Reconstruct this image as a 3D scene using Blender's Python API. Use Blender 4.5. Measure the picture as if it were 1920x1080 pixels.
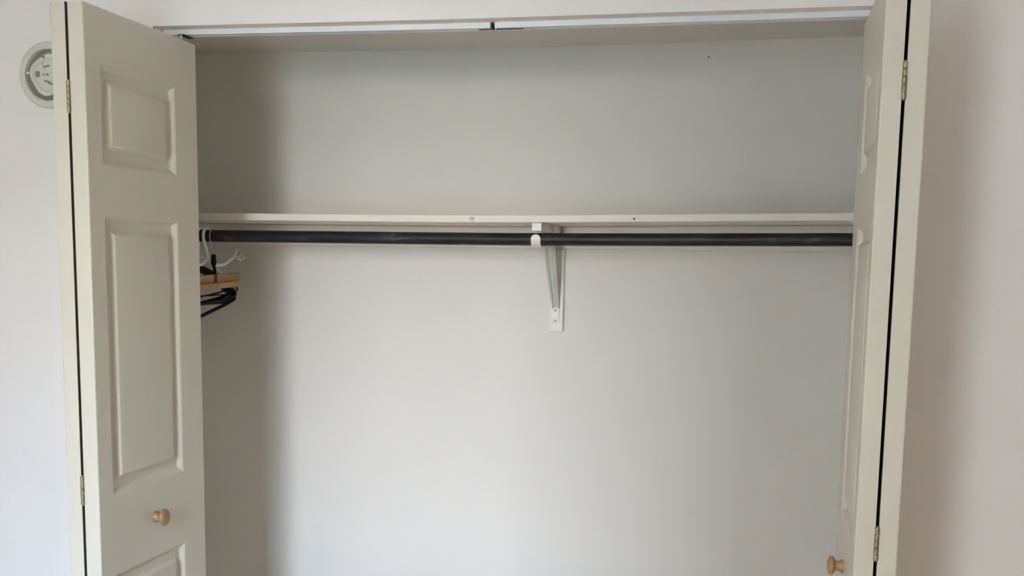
import bpy, bmesh, math, random
from mathutils import Matrix, Vector
random.seed(4)
scene = bpy.context.scene
for o in list(bpy.data.objects): bpy.data.objects.remove(o)
col = scene.collection

# ------------------------------------------------------------------ camera
cam_d = bpy.data.cameras.new('camera'); cam = bpy.data.objects.new('camera', cam_d); col.objects.link(cam)
YAW, PITCH, ROLL = 0.2193, -0.1311, 0.0161
cy, sy, cp, sp, cr, sr = math.cos(YAW), math.sin(YAW), math.cos(PITCH), math.sin(PITCH), math.cos(ROLL), math.sin(ROLL)
R0, F0, U0 = Vector((cy, sy, 0)), Vector((-sy, cy, 0)), Vector((0, 0, 1))
D = F0*cp + U0*sp; U = -F0*sp + U0*cp
AX = R0*cr + U*sr; AY = -R0*sr + U*cr
m = Matrix.Identity(4)
for i in range(3):
    m[i][0], m[i][1], m[i][2] = AX[i], AY[i], -D[i]
m.translation = Vector((-0.0014, -2.0845, 1.5719))
cam.matrix_world = m
cam_d.sensor_width = 36; cam_d.sensor_fit = 'HORIZONTAL'
cam_d.lens = 2078.56/1920*36
cam_d.shift_y = (767.24-540)/1920
cam_d.clip_start = 0.02
scene.camera = cam

# ------------------------------------------------------------------ sky, window light, exposure
world = bpy.data.worlds.new('overcast_sky'); scene.world = world; world.use_nodes = True
bg = world.node_tree.nodes['Background']
bg.inputs[1].default_value = 50.5
_nt = world.node_tree; _tc = _nt.nodes.new('ShaderNodeTexCoord'); _sx = _nt.nodes.new('ShaderNodeSeparateXYZ'); _rp = _nt.nodes.new('ShaderNodeValToRGB')
_nt.links.new(_tc.outputs['Generated'], _sx.inputs[0]); _nt.links.new(_sx.outputs['Z'], _rp.inputs[0]); _nt.links.new(_rp.outputs[0], bg.inputs[0])
_rp.color_ramp.elements[0].color = (0.99, 0.91, 0.82, 1); _rp.color_ramp.elements[1].color = (0.58, 0.90, 1.34, 1); _rp.color_ramp.elements[1].position = 0.36
WX0, WX1, WZ0, WZ1, WY = -0.97, -0.45, 0.72, 2.115, -2.55     # the window behind the camera
for _x0, _x1 in ((WX0, WX1),):
    pl = bpy.data.lights.new('window_portal', 'AREA'); pl.shape = 'RECTANGLE'
    pl.size = _x1-_x0; pl.size_y = WZ1-WZ0; pl.cycles.is_portal = True
    po = bpy.data.objects.new('window_portal', pl); col.objects.link(po)
    po.location = ((_x0+_x1)/2, WY-0.12, (WZ0+WZ1)/2); po.rotation_euler = (math.pi/2, 0, 0)
scene.view_settings.view_transform = 'Standard'; scene.view_settings.look = 'None'
scene.view_settings.gamma = 1.0; scene.view_settings.use_curve_mapping = False
scene.view_settings.exposure = 0.0
scene.cycles.use_denoising = True
scene.cycles.max_bounces = 12; scene.cycles.diffuse_bounces = 10

# ------------------------------------------------------------------ materials
def mat(name, color, rough=0.5, var=0.0, vscale=6.0, bump=0.0, bscale=300.0, metallic=0.0, color2=None, stretch=None, spec=0.5):
    mt = bpy.data.materials.new(name); mt.use_nodes = True
    nt = mt.node_tree; b = nt.nodes['Principled BSDF']
    b.inputs['Base Color'].default_value = (*color, 1); b.inputs['Roughness'].default_value = rough
    b.inputs['Metallic'].default_value = metallic; b.inputs['Specular IOR Level'].default_value = spec
    tc = nt.nodes.new('ShaderNodeTexCoord'); vec = tc.outputs['Object']
    if stretch:
        mp = nt.nodes.new('ShaderNodeMapping'); mp.inputs['Scale'].default_value = stretch
        nt.links.new(vec, mp.inputs[0]); vec = mp.outputs[0]
    if var > 0 or color2:
        n = nt.nodes.new('ShaderNodeTexNoise'); n.inputs['Scale'].default_value = vscale; n.inputs['Detail'].default_value = 5
        nt.links.new(vec, n.inputs['Vector'])
        rp = nt.nodes.new('ShaderNodeValToRGB')
        c2 = color2 if color2 else tuple(c*(1-var) for c in color)
        rp.color_ramp.elements[0].position = 0.32; rp.color_ramp.elements[1].position = 0.68
        rp.color_ramp.elements[0].color = (*c2, 1); rp.color_ramp.elements[1].color = (*color, 1)
        nt.links.new(n.outputs['Fac'], rp.inputs[0]); nt.links.new(rp.outputs[0], b.inputs['Base Color'])
    if bump > 0:
        n2 = nt.nodes.new('ShaderNodeTexNoise'); n2.inputs['Scale'].default_value = bscale; n2.inputs['Detail'].default_value = 3
        nt.links.new(tc.outputs['Object'], n2.inputs['Vector'])
        bp = nt.nodes.new('ShaderNodeBump'); bp.inputs['Strength'].default_value = bump; bp.inputs['Distance'].default_value = 0.001
        nt.links.new(n2.outputs['Fac'], bp.inputs['Height']); nt.links.new(bp.outputs[0], b.inputs['Normal'])
    return mt

M = dict(
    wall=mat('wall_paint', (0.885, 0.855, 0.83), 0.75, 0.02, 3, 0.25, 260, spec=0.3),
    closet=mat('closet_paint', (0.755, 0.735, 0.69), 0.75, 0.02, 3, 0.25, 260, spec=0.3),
    ceil=mat('ceiling_paint', (0.87, 0.85, 0.82), 0.9, 0.02, 3, 0.3, 200, spec=0.2),
    door=mat('door_cream_paint', (0.655, 0.61, 0.505), 0.38, 0.02, 5, 0.12, 220),
    shelf=mat('shelf_paint', (0.78, 0.74, 0.66), 0.5, 0.06, 9, 0.2, 120, stretch=(0.6, 4, 8)),
    cleat=mat('cleat_paint', (0.72, 0.70, 0.65), 0.5, 0.05, 12, 0.15, 160),
    track=mat('white_track_metal', (0.84, 0.87, 0.88), 0.35, 0.03, 14),
    dark=mat('dark_hole', (0.015, 0.012, 0.010), 0.9),
    trackdark=mat('track_bumper_and_shade', (0.05, 0.045, 0.035), 0.7),
    brass=mat('aged_brass', (0.36, 0.30, 0.19), 0.45, 0.4, 160, metallic=0.85),
    knob=mat('knob_wood', (0.38, 0.225, 0.11), 0.4, 0, 40, color2=(0.26, 0.14, 0.06), stretch=(1, 1, 0.3)),
    bracket=mat('bracket_enamel', (0.74, 0.73, 0.66), 0.35, 0.04, 30),
    board=mat('board_paint', (0.80, 0.795, 0.77), 0.5, 0.04, 30, 0.1, 160),
    screw=mat('screw_metal', (0.62, 0.61, 0.58), 0.35, 0.2, 200, metallic=0.7),
    plastic=mat('aged_white_plastic', (0.64, 0.63, 0.56), 0.4, 0.03, 30),
    plasticd=mat('recess_plastic', (0.24, 0.215, 0.175), 0.5, 0.08, 60),
    white=mat('white_hanger_plastic', (0.80, 0.79, 0.75), 0.35, 0.04, 40),
    black=mat('black_hanger_plastic', (0.004, 0.004, 0.004), 0.55, 0.1, 40, spec=0.2),
    wire=mat('hook_steel', (0.62, 0.62, 0.60), 0.25, 0.1, 80, metallic=1.0),
    hwood=mat('hanger_wood', (0.50, 0.255, 0.085), 0.45, 0, 30, color2=(0.36, 0.17, 0.055), stretch=(3, 0.4, 3)),
    hend=mat('hanger_felt', (0.16, 0.045, 0.02), 0.8, 0.1, 60),
    floor=mat('wood_floor', (0.50, 0.31, 0.17), 0.4, 0, 8, color2=(0.38, 0.22, 0.11), stretch=(6, 0.6, 1)),
    ground=mat('ground_outside', (0.34, 0.33, 0.27), 0.95, 0.3, 0.4),
    blocker=mat('blocker_siding', (0.80, 0.69, 0.57), 0.9, 0.06, 2),
    gap_shade=mat('leaf_gap_shade', (0.11, 0.065, 0.035), 0.8, 0.2, 40),
    brace=mat('shaded_grey_enamel', (0.56, 0.565, 0.52), 0.35, 0.06, 30),  # bracket enamel darkened; shade on the down-facing brace is in the colour
    knot=mat('shelf_knot', (0.60, 0.50, 0.37), 0.6, 0.15, 200),
)
# black-painted rod with worn, chalky scuffs
def rod_material():
    mt = bpy.data.materials.new('black_rod_paint'); mt.use_nodes = True
    nt = mt.node_tree; b = nt.nodes['Principled BSDF']
    tc = nt.nodes.new('ShaderNodeTexCoord'); mp = nt.nodes.new('ShaderNodeMapping'); mp.inputs['Scale'].default_value = (1, 3.2, 3.2)
    nt.links.new(tc.outputs['Object'], mp.inputs[0])
    n = nt.nodes.new('ShaderNodeTexNoise'); n.inputs['Scale'].default_value = 14; n.inputs['Detail'].default_value = 7; n.inputs['Roughness'].default_value = 0.65
    nt.links.new(mp.outputs[0], n.inputs['Vector'])
    rp = nt.nodes.new('ShaderNodeValToRGB'); e = rp.color_ramp.elements
    e[0].position = 0.36; e[0].color = (0.012, 0.012, 0.011, 1); e[1].position = 0.80; e[1].color = (0.13, 0.13, 0.12, 1)
    k = e.new(0.60); k.color = (0.024, 0.025, 0.024, 1)
    nt.links.new(n.outputs['Fac'], rp.inputs[0]); nt.links.new(rp.outputs[0], b.inputs['Base Color'])
    b.inputs['Roughness'].default_value = 0.45; b.inputs['Specular IOR Level'].default_value = 0.25
    return mt
M['rod'] = rod_material()

# ------------------------------------------------------------------ mesh helpers
class MB:
    def __init__(s): s.v = []; s.f = []
    def quad(s, pts): 
        i = len(s.v); s.v += [tuple(p) for p in pts]; s.f.append(tuple(range(i, i+len(pts)))); return s
    def box(s, x0, x1, y0, y1, z0, z1):
        i = len(s.v)
        s.v += [(x, y, z) for z in (z0, z1) for y in (y0, y1) for x in (x0, x1)]
        for q in ((0,2,3,1), (4,5,7,6), (0,1,5,4), (2,6,7,3), (0,4,6,2), (1,3,7,5)): s.f.append(tuple(i+k for k in q))
        return s
    def rings(s, rings, cap=True, closed=True):
        i = len(s.v); n = len(rings[0])
        for r in rings: s.v += [tuple(p) for p in r]
        for a in range(len(rings)-1):
            for k in range(n if closed else n-1):
                k2 = (k+1) % n
                s.f.append((i+a*n+k, i+a*n+k2, i+(a+1)*n+k2, i+(a+1)*n+k))
        if cap:
            s.f.append(tuple(i+k for k in reversed(range(n)))); s.f.append(tuple(i+(len(rings)-1)*n+k for k in range(n)))
        return s
    def tube(s, path, r, n=10, radii=None):
        P = [Vector(p) for p in path]; rs = []; up = None
        for k, p in enumerate(P):
            t = (P[min(k+1, len(P)-1)]-P[max(k-1, 0)]).normalized()
            if up is None: up = t.orthogonal().normalized()
            up = (up - t*up.dot(t)).normalized(); w = t.cross(up)
            rr = radii[k] if radii else r
            rs.append([p + (up*math.cos(a)+w*math.sin(a))*rr for a in (2*math.pi*j/n for j in range(n))])
        return s.rings(rs)
    def lathe(s, prof, n=32, o=(0, 0, 0), axis='x', sgn=1):
        # profile of (distance along the axis, radius)
        rs = []
        for d, r in prof:
            ring = []
            for k in range(n):
                a = 2*math.pi*k/n; c, e = math.cos(a)*r, math.sin(a)*r
                p = (sgn*d, c, e) if axis == 'x' else (c, sgn*d, e) if axis == 'y' else (c, e, sgn*d)
                ring.append((p[0]+o[0], p[1]+o[1], p[2]+o[2]))
            rs.append(ring)
        return s.rings(rs)
    def obj(s, name, material, parent=None, smooth=35, bevel=0, recalc=True, loc=None):
        me = bpy.data.meshes.new(name); me.from_pydata(s.v, [], s.f); me.materials.append(material)
        bm = bmesh.new(); bm.from_mesh(me); bmesh.ops.remove_doubles(bm, verts=bm.verts, dist=1e-6)
        if recalc: bmesh.ops.recalc_face_normals(bm, faces=bm.faces)
        bm.to_mesh(me); bm.free()
        if smooth:
            me.shade_smooth(); me.set_sharp_from_angle(angle=math.radians(smooth))
        o = bpy.data.objects.new(name, me); col.objects.link(o)
        if parent: o.parent = parent
        if loc: o.location = loc
        if bevel:
            b = o.modifiers.new('bevel', 'BEVEL'); b.width = bevel; b.segments = 2; b.limit_method = 'ANGLE'; b.angle_limit = math.radians(40)
            b.harden_normals = False
        return o
def tag(o, label=None, cat=None, group=None, kind=None):
    if label: o['label'] = label
    if cat: o['category'] = cat
    if group: o['group'] = group
    if kind: o['kind'] = kind
    return o
def struct(o, label=None, cat=None): return tag(o, label, cat, kind='structure')
def empty(name, loc=(0, 0, 0), rot=(0, 0, 0)):
    o = bpy.data.objects.new(name, None); col.objects.link(o); o.location = loc; o.rotation_euler = rot
    o.empty_display_size = 0.05
    return o
def interp(tab, x):
    if x <= tab[0][0]: return tab[0][1]
    for (a, b), (c, d) in zip(tab, tab[1:]):
        if x <= c:
            return b+(d-b)*(x-a)/(c-a)
    return tab[-1][1]
def smooth_interp(tab, x, w=0.09):
    return sum(interp(tab, x+w*k/3) for k in range(-3, 4))/7

# ------------------------------------------------------------------ dimensions (metres)
XL, XR = -1.1433, 0.1541          # visible faces of the folded doors
T, G = 0.0290, 0.0051             # leaf thickness, gap between folded leaves
YN, LW = -0.3467, 0.385; YF = YN+LW
YB = 0.6365                       # closet back wall
WT = 0.115                        # thickness of the wall with the opening
OX0, OX1 = XL-2*T-G-0.009, XR+2*T+G+0.009
RX0, RX1, RH = -2.35, 1.30, 2.44  # room
CX0, CX1 = -1.50, 0.52            # closet interior
HEAD = [(-1.3, 2.0315), (-1.21, 2.0303), (-1.129, 2.0292), (-0.771, 2.026), (-0.519, 2.0244), (-0.069, 2.0243), (0.30, 2.0245)]
CEIL = [(-1.6, 2.0995), (-1.374, 2.0975), (-1.01, 2.0925), (-0.47, 2.0912), (-0.087, 2.0934), (0.197, 2.0954), (0.6, 2.098)]
head = lambda x: smooth_interp(HEAD, x)
ceilz = lambda x: smooth_interp(CEIL, x)

# ------------------------------------------------------------------ room shell
b = MB().box(RX0, OX0, 0, WT, 0, RH).box(OX1, RX1, 0, WT, 0, RH)
N = 40; xs = [OX0+(OX1-OX0)*k/N for k in range(N+1)]
b.rings([[(x, 0, head(x)), (x, WT, head(x)), (x, WT, RH), (x, 0, RH)] for x in xs])
wf = struct(b.obj('wall_front', M['wall'], smooth=0), 'off-white painted wall around the closet opening', 'wall')
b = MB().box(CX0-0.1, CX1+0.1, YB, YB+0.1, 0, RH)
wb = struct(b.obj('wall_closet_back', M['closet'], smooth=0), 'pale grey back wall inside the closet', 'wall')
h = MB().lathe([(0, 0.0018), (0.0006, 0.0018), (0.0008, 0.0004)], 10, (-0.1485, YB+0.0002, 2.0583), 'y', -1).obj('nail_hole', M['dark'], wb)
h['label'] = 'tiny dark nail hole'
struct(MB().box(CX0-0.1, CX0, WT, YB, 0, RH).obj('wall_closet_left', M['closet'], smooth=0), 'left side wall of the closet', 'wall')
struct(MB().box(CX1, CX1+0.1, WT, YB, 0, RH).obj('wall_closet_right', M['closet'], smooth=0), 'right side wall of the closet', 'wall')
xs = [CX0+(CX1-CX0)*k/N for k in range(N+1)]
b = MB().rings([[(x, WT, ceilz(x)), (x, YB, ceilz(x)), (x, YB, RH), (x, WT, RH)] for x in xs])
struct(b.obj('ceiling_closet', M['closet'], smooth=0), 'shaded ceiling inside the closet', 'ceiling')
struct(MB().box(RX0, RX1, WY, YB+0.1, -0.1, 0).obj('floor', M['floor'], smooth=0), 'warm brown wood floor of the room', 'floor')
struct(MB().box(RX0, RX1, WY, WT, RH, RH+0.1).obj('ceiling', M['ceil'], smooth=0), 'white ceiling of the room', 'ceiling')
struct(MB().box(RX0-0.1, RX0, WY-0.15, WT, -0.1, RH+0.1).obj('wall_left', M['wall'], smooth=0), 'left side wall of the room', 'wall')
struct(MB().box(RX1, RX1+0.1, WY-0.15, WT, -0.1, RH+0.1).obj('wall_right', M['wall'], smooth=0), 'right side wall of the room', 'wall')
b = MB().box(RX0, WX0, WY-0.15, WY, -0.1, RH+0.1).box(WX1, RX1, WY-0.15, WY, -0.1, RH+0.1)
b.box(WX0, WX1, WY-0.15, WY, -0.1, WZ0).box(WX0, WX1, WY-0.15, WY, WZ1, RH+0.1)
struct(b.obj('wall_rear', M['wall'], smooth=0), 'rear wall of the room holding the window', 'wall')
w = struct(empty('window_1', ((WX0+WX1)/2, WY-0.1, WZ0)), 'double-hung window in the rear wall', 'window')
hw, hh = (WX1-WX0)/2, WZ1-WZ0
fr = MB().box(-hw, -hw+.03, -.02, .02, 0, hh).box(hw-.03, hw, -.02, .02, 0, hh).box(-hw+.03, hw-.03, -.02, .02, 0, .035).box(-hw+.03, hw-.03, -.02, .02, hh-.03, hh)
fr.obj('window_frame', M['board'], w, 0); MB().box(-hw+.03, hw-.03, -.02, .02, hh/2-.02, hh/2+.02).obj('meeting_rail', M['board'], w, 0)
struct(MB().quad([(-40, -40, -0.5), (40, -40, -0.5), (40, WY-0.16, -0.5), (-40, WY-0.16, -0.5)]).obj('ground', M['ground'], smooth=0), 'dull green ground outside the window', 'ground')

struct(MB().box(-9, -1.80, -12, -5.6, -0.5, 6.0).obj('blocker_left', M['blocker'], smooth=0), 'unseen house outside the window', 'blocker')  # added mass, never in view; cuts sky light towards the closet's right side
struct(MB().box(0.52, 9, -9.5, -6.0, -0.5, 2.5).obj('blocker_right', M['blocker'], smooth=0), 'unseen garage outside the window', 'low_blocker')  # added mass, never in view; dims sky light on the left wall
# ------------------------------------------------------------------ bifold doors
PZ = [(1.9046, 1.7321), (1.6440, 1.1377), (0.9893, 0.2400)]
SN, SF = 0.0447, 0.0866           # stile widths at the fold and at the other edge
ZB, ZT = 0.012, 2.0
def leaf(s, parent, n):
    """One leaf: visible face at local x=0 facing s*x, u from the fold edge (0) to the far edge (LW)."""
    b = MB()
    us = [0, SN, LW-SF, LW]; zs = [ZB]+[z for t_, b_ in reversed(PZ) for z in (b_, t_)]+[ZT]
    P = lambda d, u, z: (s*d, u, z)
    for a in range(3):
        for c in range(len(zs)-1):
            if a == 1 and c % 2 == 1: continue
            b.quad([P(0, us[a], zs[c]), P(0, us[a+1], zs[c]), P(0, us[a+1], zs[c+1]), P(0, us[a], zs[c+1])])
    # edges and back
    b.quad([P(-T, 0, ZB), P(-T, LW, ZB), P(-T, LW, ZT), P(-T, 0, ZT)])
    for c in range(len(zs)-1):
        b.quad([P(0, 0, zs[c]), P(0, 0, zs[c+1]), P(-T, 0, zs[c+1]), P(-T, 0, zs[c])])
        b.quad([P(0, LW, zs[c]), P(0, LW, zs[c+1]), P(-T, LW, zs[c+1]), P(-T, LW, zs[c])])
    for a in range(3):
        b.quad([P(0, us[a], ZB), P(0, us[a+1], ZB), P(-T, us[a+1], ZB), P(-T, us[a], ZB)])
        b.quad([P(0, us[a], ZT), P(0, us[a+1], ZT), P(-T, us[a+1], ZT), P(-T, us[a], ZT)])
    # pockets behind the panels
    for zt, zb in PZ:
        u0, u1 = SN, LW-SF; dd = -0.014
        for A, B in (((u0, zb), (u1, zb)), ((u1, zb), (u1, zt)), ((u1, zt), (u0, zt)), ((u0, zt), (u0, zb))):
            b.quad([P(0, *A), P(0, *B), P(dd, *B), P(dd, *A)])
        b.quad([P(dd, u0, zb), P(dd, u1, zb), P(dd, u1, zt), P(dd, u0, zt)])
    o = b.obj('leaf', M['door'], parent, 30)
    o.data.materials.append(M['gap_shade'])  # dark back face stands in for shade in the fold gap
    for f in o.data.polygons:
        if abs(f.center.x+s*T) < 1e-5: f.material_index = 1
    bev = o.modifiers.new('bevel', 'BEVEL'); bev.width = 0.0022; bev.segments = 3; bev.limit_method = 'WEIGHT'
    bw = o.data.attributes.new('bevel_weight_edge', 'FLOAT', 'EDGE')
    for e in o.data.edges:
        A, B = (o.data.vertices[k].co for k in e.vertices)
        if abs(A.y-B.y) < 1e-6 and abs(A.x-B.x) < 1e-6 and (A.y < 1e-5 or A.y > LW-1e-5): bw.data[e.index].value = 1
        if abs(A.z-ZT) < 1e-5 and abs(B.z-ZT) < 1e-5 and abs(A.x-B.x) < 1e-6: bw.data[e.index].value = 1
    prof = [(0.0, 0.0), (0.002, -0.0008), (0.005, -0.0035), (0.009, -0.0082), (0.012, -0.0098), (0.015, -0.0100), (0.0255, -0.0095), (0.0275, -0.0085), (0.0325, -0.0030), (0.0345, -0.0018), (0.0370, -0.0014)]
    for zt, zb in PZ:
        p = MB(); u0, u1 = SN, LW-SF
        rg = [[P(d, u0+i, zb+i), P(d, u1-i, zb+i), P(d, u1-i, zt-i), P(d, u0+i, zt-i)] for i, d in prof]
        p.rings([[P(-0.0135, u0, zb), P(-0.0135, u1, zb), P(-0.0135, u1, zt), P(-0.0135, u0, zt)]]+rg, cap=True)
        p.obj('panel', M['door'], o, 25)
    return o
def knob(s, parent, u, z):
    pr = [(0, .0105), (.0015, .0115), (.004, .0112), (.0075, .0090), (.0115, .0085), (.0140, .0105), (.0162, .0150), (.0185, .0168), (.0212, .0168), (.0240, .0150), (.0262, .0100), (.0272, .0035)]
    k = MB().lathe(pr, 36, (0, u, z), 'x', s).obj('knob', M['knob'], parent, 50)
    k['label'] = 'round turned light-wood knob'
    return k
def bifold(name, X, s, label, pin):
    d = empty(name, (X, YN, 0))
    tag(d, label, 'door', 'bifold closet doors', 'structure')
    leaf(s, d, 0)
    o2 = leaf(-s, d, 1); o2.location = (-s*(2*T+G), 0, 0); o2.rotation_euler.z = -s*(G-0.0006)/LW
    for z0, z1 in ((1.8157, 1.8702), (1.1283, 1.1815)):
        hx = -s*(T+G/2); L = z1-z0; b = MB()
        hg = None
        for k in range(5):
            a, e = z0+L*k/5+0.0004, z0+L*(k+1)/5-0.0004
            b.lathe([(a, .0030), (a+.0006, .0036), (e-.0006, .0036), (e, .0030)], 16, (hx, -0.0012, 0), 'z')
        b.lathe([(z0-.0012, .0016), (z0+.001, .0024), (z1-.001, .0024), (z1+.0012, .0016)], 12, (hx, -0.0012, 0), 'z')
        hg = b.obj('hinge', M['brass'], d, 40); hg['label'] = 'narrow tarnished brass hinge knuckle'
        for q in (-1, 1):
            MB().box(hx+q*(G/2-.0010)-.0005, hx+q*(G/2-.0010)+.0005, 0.0, 0.024, z0+.001, z1-.001).obj('hinge_leaf', M['brass'], hg, 0)
    knob(s, d, -0.1609-YN, 1.0676)
    # top guide pin, and a dark plate standing in for track shade
    pu = 0.008-YN
    pb = MB().lathe([(ZT-.002, .0018), (ZT+.0130, .0018)], 12, (-s*T/2, pu, 0), 'z').lathe([(ZT-.001, .006), (ZT+.0015, .006)], 14, (-s*T/2, pu, 0), 'z')
    pn = pb.obj('guide_pin', M['white'], d, 40); pn['label'] = 'thin pale guide pin on the door top'
    gl = MB().box(-s*T/2-.007, -s*T/2+.007, pu-.002, pu+.040, ZT+.0130, ZT+.0146).obj('shade_plate', M['trackdark'], d, 0, bevel=.0008); gl['label'] = 'plate from pin to track, darkened for the shade there'
    return d
bifold('door_1', XL, 1, 'cream bifold closet door folded open at the left, its panelled leaf facing right', True)
bifold('door_2', XR, -1, 'cream bifold closet door folded open at the right, seen nearly edge-on', True)

# ------------------------------------------------------------------ overhead tracks
def track(x0, x1, label):
    t = empty('door_track', ((x0+x1)/2, 0.0, 0)); xc = (x0+x1)/2
    tag(t, label, 'track', 'bifold tracks under the opening head')
    n = 16; xs = [x0+(x1-x0)*k/n for k in range(n+1)]
    y0, y1, hgt, lip, th = 0.033, 0.060, 0.0105, 0.0085, 0.0016
    prof = [(y0, 0), (y0, -hgt), (y0+lip, -hgt), (y0+lip, -hgt+th), (y0+th, -hgt+th), (y0+th, -th), (y1-th, -th), (y1-th, -hgt+th), (y1-lip, -hgt+th), (y1-lip, -hgt), (y1, -hgt), (y1, 0)]
    MB().rings([[(x-xc, y, head(x)+z-0.0003) for y, z in prof] for x in xs]).obj('channel', M['track'], t, 30)
    return t, xc
GX = -0.5234
t1, c1 = track(OX0+0.004, GX-0.0042, 'left length of white metal door track under the opening head')
t2, c2 = track(GX+0.0042, OX1-0.004, 'right length of white metal door track under the opening head')
for t, c, xa, xb in ((t1, c1, GX-0.030, GX-0.0012), (t2, c2, GX+0.0050, GX+0.056)):
    z = head(xa)-0.0105
    b = MB().box(xa-c, xb-c, 0.0425, 0.0505, z-0.0006, z+0.0080)
    if t is t1: b.box(GX-0.0041-c, GX-0.0012-c, 0.0345, 0.0585, z+0.0008, z+0.0098)  # dark fill where the tracks meet, put in for the gap's shade
    s_ = b.obj('end_stop', M['trackdark'], t, 0); s_['label'] = 'small dark end stop'

# ------------------------------------------------------------------ shelf, cleat, rod
SY = 0.365
ST = [(-1.55, 1.6800), (-1.318, 1.6790), (-1.065, 1.6779), (-0.753, 1.6772), (-0.628, 1.6775), (-0.458, 1.6789), (-0.223, 1.6822), (-0.064, 1.6846), (0.175, 1.6873), (0.55, 1.6905)]
SBt = [(x, z-0.0166) for x, z in ST]
shelf = empty('closet_shelf', (-0.49, SY, 1.66)); tag(shelf, 'long off-white painted wooden shelf board across the closet', 'shelf')
n = 60; xs = [CX0+0.002+(CX1-CX0-0.004)*k/n for k in range(n+1)]
st = lambda x: smooth_interp(ST, x); sb = lambda x: st(x)-0.0166
o = MB().rings([[(x+0.49, 0, sb(x)-1.66), (x+0.49, 0, st(x)-1.66), (x+0.49, YB-SY-0.001, st(x)-1.66), (x+0.49, YB-SY-0.001, sb(x)-1.66)] for x in xs]).obj('board', M['shelf'], shelf, 30, bevel=0.0012)
o = MB().lathe([(0, .0022), (.0007, .0022), (.0009, .0005)], 12, (-0.2813+0.49, 0.0003, 1.6708-1.66+0.001), 'y', -1).obj('nail_hole', M['dark'], shelf, 30); o['label'] = 'small dark nail hole in the shelf edge'
b = MB(); kx, kz = -0.6467+0.49, (st(-0.6467)+sb(-0.6467))/2-1.66
b.rings([[(kx+math.cos(a)*r, y, kz+math.sin(a)*r*0.8) for a in (2*math.pi*k/18 for k in range(18))] for r, y in ((.0062, 0.0004), (.0062, -.0005), (.0046, -.0009), (.0036, -.0005), (.001, -.0004))])
o = b.obj('knot', M['knot'], shelf, 40); o['label'] = 'faint round knot in the shelf edge'
cl = MB().rings([[(x, YB-0.019, sb(x)-0.0012), (x, YB-0.0002, sb(x)-0.0012), (x, YB-0.0002, 1.6070), (x, YB-0.0165, 1.6070), (x, YB-0.019, 1.6095)] for x in xs])
struct(cl.obj('trim_1', M['cleat'], smooth=20), 'painted wooden cleat under the shelf on the closet back wall', 'cleat')
RODT = [(-1.55, 1.6252), (-1.288, 1.6251), (-1.069, 1.6252), (-0.756, 1.6249), (-0.507, 1.6253), (-0.222, 1.6278), (-0.062, 1.6296), (0.177, 1.6322), (0.55, 1.6365)]
RY, RR = 0.375, 0.0140
rz = lambda x: smooth_interp(RODT, x)-0.0003
xs2 = [CX0+0.001+(CX1-CX0-0.002)*k/n for k in range(n+1)]
rod = MB().tube([(x, 0, rz(x)-1.625) for x in xs2], RR, 28).obj('closet_rod', M['rod'], smooth=50, loc=(0, RY, 1.625))
tag(rod, 'scuffed black round clothes rod spanning the closet below the shelf', 'clothes rod')

# ------------------------------------------------------------------ shelf and rod bracket
BX = -0.4985; BZ = 1.625
br = empty('shelf_bracket', (BX, YB, 1.405)); tag(br, 'off-white metal shelf bracket with a hook holding the rod', 'bracket')
Zr = rz(BX)
loc = lambda x, y, z: (x, y-YB, z-1.405)
def lb(x0, x1, y0, y1, z0, z1): return MB().box(x0, x1, y0-YB, y1-YB, z0-1.405, z1-1.405)
o = lb(-0.0145, 0.0190, YB-0.0185, YB-0.0003, 1.4050, 1.6065).obj('mounting_board', M['board'], br, 0, bevel=0.0012); o['label'] = 'flat white painted wooden backing strip'
zs_ = sb(BX)-0.0006
# upper wall block in front of the cleat and the horizontal arm
lb(-0.0145, 0.0185, YB-0.0235, YB-0.0192, 1.6068, zs_).obj('wall_flange', M['brace'], br, 0, bevel=0.001)
arm = MB()
aw = 0.0112
arm.rings([[loc(x, y, z) for x, z in ((-aw, zs_), (-aw, zs_-0.0165*f), (-aw+.002, zs_-0.0175*f), (-aw*0.3, zs_-0.0120*f), (aw*0.3, zs_-0.0120*f), (aw-.002, zs_-0.0175*f), (aw, zs_-0.0165*f), (aw, zs_))] for y, f in ((SY+0.006, 0.93), (SY+0.03, 1.0), (YB-0.03, 1.0), (YB-0.0236, 1.0))])
arm.obj('arm', M['bracket'], br, 30)
lb(-aw, aw, SY+0.0035, SY+0.006, zs_-0.0180, zs_).obj('arm_end', M['bracket'], br, 0, bevel=0.001)
# diagonal brace: pressed steel with two ribs
A = Vector((-0.0025, 0.505, zs_-0.006)); B = Vector((0.0015, YB-0.0205, 1.4655))
d = (B-A).normalized(); nrm = Vector((0, d.z, -d.y))   # points down and forward
if nrm.y > 0: nrm = -nrm
brace = MB(); rings = []
for k in range(9):
    f = k/8; p = A+(B-A)*f; hwid = 0.0165*(1-f)+0.0090*f
    sec = [(-1, -.004), (-1, .0045), (-.86, .0055), (-.55, .0052), (-.38, .0012), (0, .0004), (.38, .0012), (.55, .0052), (.86, .0055), (1, .0045), (1, -.004)]
    rings.append([loc(*(p+Vector((a*hwid, 0, 0))+nrm*h_)) for a, h_ in sec])
brace.rings(rings).obj('brace', M['brace'], br, 40)
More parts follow.
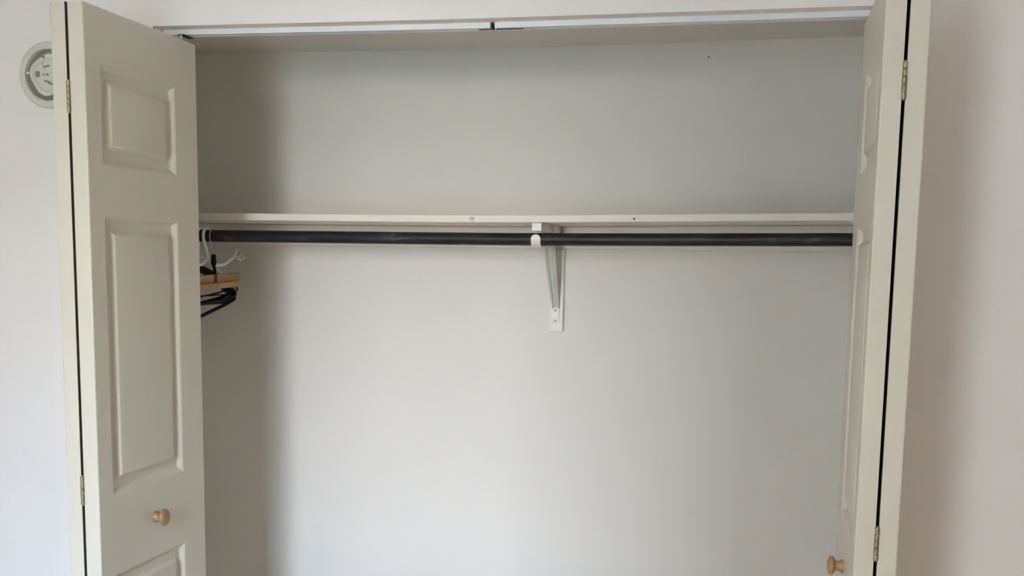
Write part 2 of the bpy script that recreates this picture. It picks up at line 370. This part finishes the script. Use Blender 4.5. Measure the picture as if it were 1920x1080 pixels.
# foot tab with two screws
lb(-0.0075, 0.0100, YB-0.0212, YB-0.0186, 1.4385, 1.4680).obj('foot_tab', M['bracket'], br, 0, bevel=0.001)
lb(-0.0068, 0.0093, YB-0.0199, YB-0.0186, 1.4240, 1.4384).obj('foot_tab', M['board'], br, 0, bevel=0.0005)
def screw(x, y, z, r=0.0034):
    s_ = MB().lathe([(0, r), (.0006, r), (.0016, r*.72), (.0019, r*.3)], 20, loc(x, y, z), 'y', -1).obj('screw', M['screw'], br, 40)
    MB().box(-r*.75, r*.75, -.0022, -.0017, -.0003, .0003).obj('slot', M['dark'], s_, 0, loc=loc(x, y, z))
screw(0.0012, YB-0.0213, 1.4580); screw(0.0012, YB-0.0200, 1.4315, 0.0030); screw(0.0135, YB-0.0236, 1.6520, 0.0042)
# hook: flat strip under the rod, curling up in front of it to a rounded end
hk = MB(); hwd = 0.0107; ri, ro = RR+0.0009, RR+0.0029
pts = [((RY+0.0135, Zr-0.0215), (RY+0.0135, Zr-0.0190))]
pts = [((0.548, Zr-0.0135), (0.546, Zr-0.0110)), ((RY+0.030, Zr-0.0165), (RY+0.029, Zr-0.0142)), ((RY+0.012, Zr-0.0178), (RY+0.011, Zr-0.0158))]
for k in range(13):
    a = math.radians(270-90*k/12); pts.append(((RY+math.cos(a)*ro, Zr+math.sin(a)*ro), (RY+math.cos(a)*ri, Zr+math.sin(a)*ri)))
rings = [[loc(-hwd, *p[0]), loc(hwd, *p[0]), loc(hwd, *p[1]), loc(-hwd, *p[1])] for p in pts]
yo, yi = RY-ro, RY-ri
for k in range(1, 13):
    a = k/12*math.pi/2; hz = Zr+0.0005+math.sin(a)*hwd*0.93; wd = max(hwd*math.cos(a), 0.0006)
    rings.append([loc(-wd, yo, hz), loc(wd, yo, hz), loc(wd, yi, hz), loc(-wd, yi, hz)])
ho = hk.rings(rings).obj('hook', M['bracket'], br, 35); ho['label'] = 'round-ended cream hook curling up in front of the rod'

# ------------------------------------------------------------------ hangers
def arc(c, r, a0, a1, n=12): return [(c[0]+math.cos(math.radians(a0+(a1-a0)*k/n))*r, c[1]+math.sin(math.radians(a0+(a1-a0)*k/n))*r) for k in range(n+1)]
def yz(L, x=0.0): return [(x, u, z) for u, z in L]
def hook_path(rw, tip=-25, neck=-0.06):
    R = RR+rw+0.0012; c = (0, -0.0012+0.0)
    L = arc(c, R, tip, 205, 26)
    L += [(-R*0.62, -R*0.95-.004), (-R*.22, -R*1.35-.006), (0, -R*1.75-.010), (0, neck)]
    return L
def rounded(pts, r, n=5):
    out = []
    for k, p in enumerate(pts):
        if k in (0, len(pts)-1): out.append(p); continue
        P, A_, C_ = Vector(p), Vector(pts[k-1]), Vector(pts[k+1])
        a = (A_-P); c = (C_-P); q = min(r, a.length*.45, c.length*.45)
        S, E_ = P+a.normalized()*q, P+c.normalized()*q
        for j in range(n+1):
            t = j/n; out.append(tuple(S*(1-t)**2+P*2*t*(1-t)+E_*t**2))
    return out
def hanger(name, x, psi, tilt, label, cat='hanger'):
    o = empty(name, (x, RY, rz(x)), (tilt, 0, psi)); tag(o, label, cat, 'clothes hangers bunched at the left end of the rod'); return o
def tube_hanger(x, psi, tilt, label, matl, rt, rw, neck, half, drop, bar, lean=0.0, hookm=None):
    o = hanger('tube_hanger', x, psi, tilt, label)
    MB().tube(yz(hook_path(rw, neck=neck-.004)), rw, 10).obj('hook', hookm or matl, o, 60)
    body = [(0, neck), (half*0.35, neck-(drop)*0.25), (half, neck-drop), (half+.004, neck-drop-bar*0.55), (half*.80, neck-drop-bar), (0, neck-drop-bar-lean), (-half*.80, neck-drop-bar), (-half-.004, neck-drop-bar*.55), (-half, neck-drop), (-half*.35, neck-drop*.25), (0, neck)]
    MB().tube(rounded(yz(body), 0.025), rt, 10).obj('body', matl, o, 60)
    return o
# white plastic hanger, swung so that its forked far end sticks up
o = hanger('plastic_hanger', -1.3050, 0.035, 0.0, 'white plastic hanger with a thick hook and forked shoulder end curving upward')
MB().tube(yz(hook_path(0.0037, 15, -0.062)), 0.0037, 12).obj('hook', M['white'], o, 60)
bd = MB(); 
for s_ in (1, -1):
    bd.tube(rounded(yz([(0, -.056), (s_*.030, -.068), (s_*.075, -.071), (s_*.115, -.061), (s_*.155, -.046)]), .02), 0.0044, 10)
    bd.tube(rounded(yz([(s_*.145, -.0495), (s_*.158, -.041), (s_*.164, -.029)]), .006), 0.0036, 10)
    bd.tube(rounded(yz([(s_*.145, -.0495), (s_*.178, -.048), (s_*.196, -.040)]), .006), 0.0036, 10)
    bd.tube(rounded(yz([(s_*.145, -.0505), (s_*.176, -.056), (s_*.200, -.049)], 0.005), .006), 0.0030, 10)
bd.obj('body', M['white'], o, 60)
# second white hanger, hanging straight, arms falling behind the wooden bars
tube_hanger(-1.3197, -0.03, -0.05, 'slim white plastic hanger wedged between the black ones', M['white'], 0.0036, 0.0028, -0.050, 0.110, 0.042, 0.012)
# wooden clamp hanger with a thin steel hook
o = hanger('clamp_hanger', -1.2905, 0.10, 0.02, 'wooden clamp hanger with two orange-brown bars and a thin steel hook')
MB().tube(yz(hook_path(0.0011, -20, -0.064)), 0.0011, 10).obj('hook', M['wire'], o, 60)
MB().lathe([(-.0720, .0035), (-.0685, .0060), (-.0600, .0070), (-.0520, .0056), (-.0470, .0060), (-.0440, .0045), (-.0425, .002)], 16, (0, 0.004, 0), 'z').obj('neck_sleeve', M['black'], o, 50)
MB().tube([(0, 0.004, -.070), (-.001, .012, -.080), (0, .010, -.094)], .0040, 10).obj('clamp_spring', M['black'], o, 50)
def bar(x0, x1, u0, u1, z0, z1, matl, nm):
    w_ = MB().box(x0, x1, u0, u1, z0, z1).obj(nm, matl, o, 0, bevel=0.0022); return w_
bar(-0.0070, 0.0040, -0.19, 0.1660, -0.1140, -0.0920, M['hwood'], 'clamp_bar')
bar(0.0050, 0.0150, -0.19, 0.1180, -0.1255, -0.1110, M['hwood'], 'clamp_bar')
bar(0.0042, 0.0052, -0.006, 0.012, -0.1120, -0.0930, M['hend'], 'felt_pad')
# black tube and wire hangers
PS = -0.045
tube_hanger(-1.3293, PS, 0.02, 'thick black plastic hanger closest to the wooden clamp hanger', M['black'], 0.0044, 0.0030, -0.072, 0.168, 0.066, 0.020, 0.006)
tube_hanger(-1.3385, PS, 0.03, 'thick black plastic hanger whose bottom bar hangs lowest of the bunch', M['black'], 0.0044, 0.0032, -0.070, 0.180, 0.080, 0.022, 0.026)
tube_hanger(-1.3455, PS, 0.07, 'thin black wire hanger with its bottom wire highest of the bunch', M['black'], 0.0018, 0.0018, -0.066, 0.204, 0.074, 0.016, -0.010)
tube_hanger(-1.3525, PS, 0.00, 'thick black plastic hanger with a straight bottom bar, in the middle of the bunch', M['black'], 0.0046, 0.0032, -0.062, 0.196, 0.080, 0.022, 0.0)
tube_hanger(-1.3600, PS, 0.02, 'thin black wire hanger just behind the middle thick black one', M['black'], 0.0020, 0.0020, -0.064, 0.190, 0.084, 0.018, 0.004)
tube_hanger(-1.3670, PS, 0.05, 'thick black plastic hanger second nearest the closet side wall', M['black'], 0.0044, 0.0032, -0.070, 0.206, 0.072, 0.020, 0.010)
tube_hanger(-1.3745, PS, 0.09, 'thin black wire hanger nearest the closet side wall', M['black'], 0.0020, 0.0020, -0.060, 0.214, 0.080, 0.016, 0.0)
# ------------------------------------------------------------------ smoke detector base on the wall
SX, SZ, SR = -1.4495, 1.9390, 0.0672
sd = empty('detector_base', (SX, 0, SZ)); tag(sd, 'round aged-white smoke detector mounting base on the wall beside the left door', 'smoke detector')
MB().lathe([(0, SR*.985), (.006, SR), (.010, SR*.985), (.0125, SR*.95), (.0135, SR*.90), (.0135, SR*.79), (.0125, SR*.765), (.002, SR*.755), (.002, .002)], 64, (0, 0, 0), 'y', -1).obj('rim', M['plastic'], sd, 30)
MB().lathe([(.0021, SR*.753), (.0028, SR*.753), (.0028, SR*.50), (.0021, SR*.50)], 64, (0, 0, 0), 'y', -1).obj('groove', M['plasticd'], sd, 30)
# inner plate with a lobed outline
def lobed(r, k0): return [(math.cos(a)*r*(1+.06*math.cos(4*a+k0)), math.sin(a)*r*(1+.06*math.cos(4*a+k0))) for a in (2*math.pi*k/48 for k in range(48))]
pr = [(.0030, .605), (.0095, .605), (.0107, .58), (.0107, .48), (.0085, .44), (.0085, .02)]
MB().rings([[(x, -dd, z) for x, z in lobed(SR*k_, 0.9)] for dd, k_ in pr]).obj('plate', M['plastic'], sd, 30)
def slot_(x, z, L, wd, ang, matl, nm, dep=0.0088):
    c, s_ = math.cos(ang), math.sin(ang); ring = []
    for k in range(20):
        a = 2*math.pi*k/20; u = math.cos(a)*wd+(L/2 if math.cos(a) > 0 else -L/2); v = math.sin(a)*wd
        ring.append((x+u*c-v*s_, z+u*s_+v*c))
    return MB().rings([[(p[0], y, p[1]) for p in ring] for y in (-.0082, -dep)]).obj(nm, matl, sd, 40)
slot_(-0.004, 0.0170, 0.012, 0.0020, 0.20, M['plasticd'], 'slot')
slot_(-0.003, -0.0130, 0.013, 0.0018, -0.25, M['plasticd'], 'slot')
slot_(0.006, -0.0180, 0.010, 0.0018, -0.25, M['plasticd'], 'slot')
slot_(-0.002, 0.0010, 0.0020, 0.0024, 0, M['plasticd'], 'slot')
slot_(-0.0110, 0.0010, 0.0010, 0.0018, 0, M['plasticd'], 'slot')
slot_(-0.0240, 0.0020, 0.0050, 0.0040, 1.4, M['plasticd'], 'slot', .0117)
slot_(0.020, 0.0060, 0.012, 0.0020, 0.9, M['plasticd'], 'slot')
MB().lathe([(.008, .0030), (.0122, .0030), (.0126, .002)], 18, (-0.0085, 0, 0.0355), 'y', -1).obj('screw_boss', M['plasticd'], sd, 40)
for x, z in ((0.0020, -0.0380), (-0.0455, 0.0045), (0.0035, 0.0370)):
    MB().lathe([(.004, .0026), (.0118, .0026), (.0126, .0016)], 18, (x, 0, z), 'y', -1).obj('peg', M['white'], sd, 40)
MB().rings([[(0.004+math.cos(a)*r*1.15, -dd, 0.021+math.sin(a)*r) for a in (2*math.pi*k/32 for k in range(32))] for dd, r in ((.008, .0165), (.0104, .0160), (.0104, .0140), (.0083, .0135), (.0083, .002))]).obj('wire_boss', M['plastic'], sd, 40)
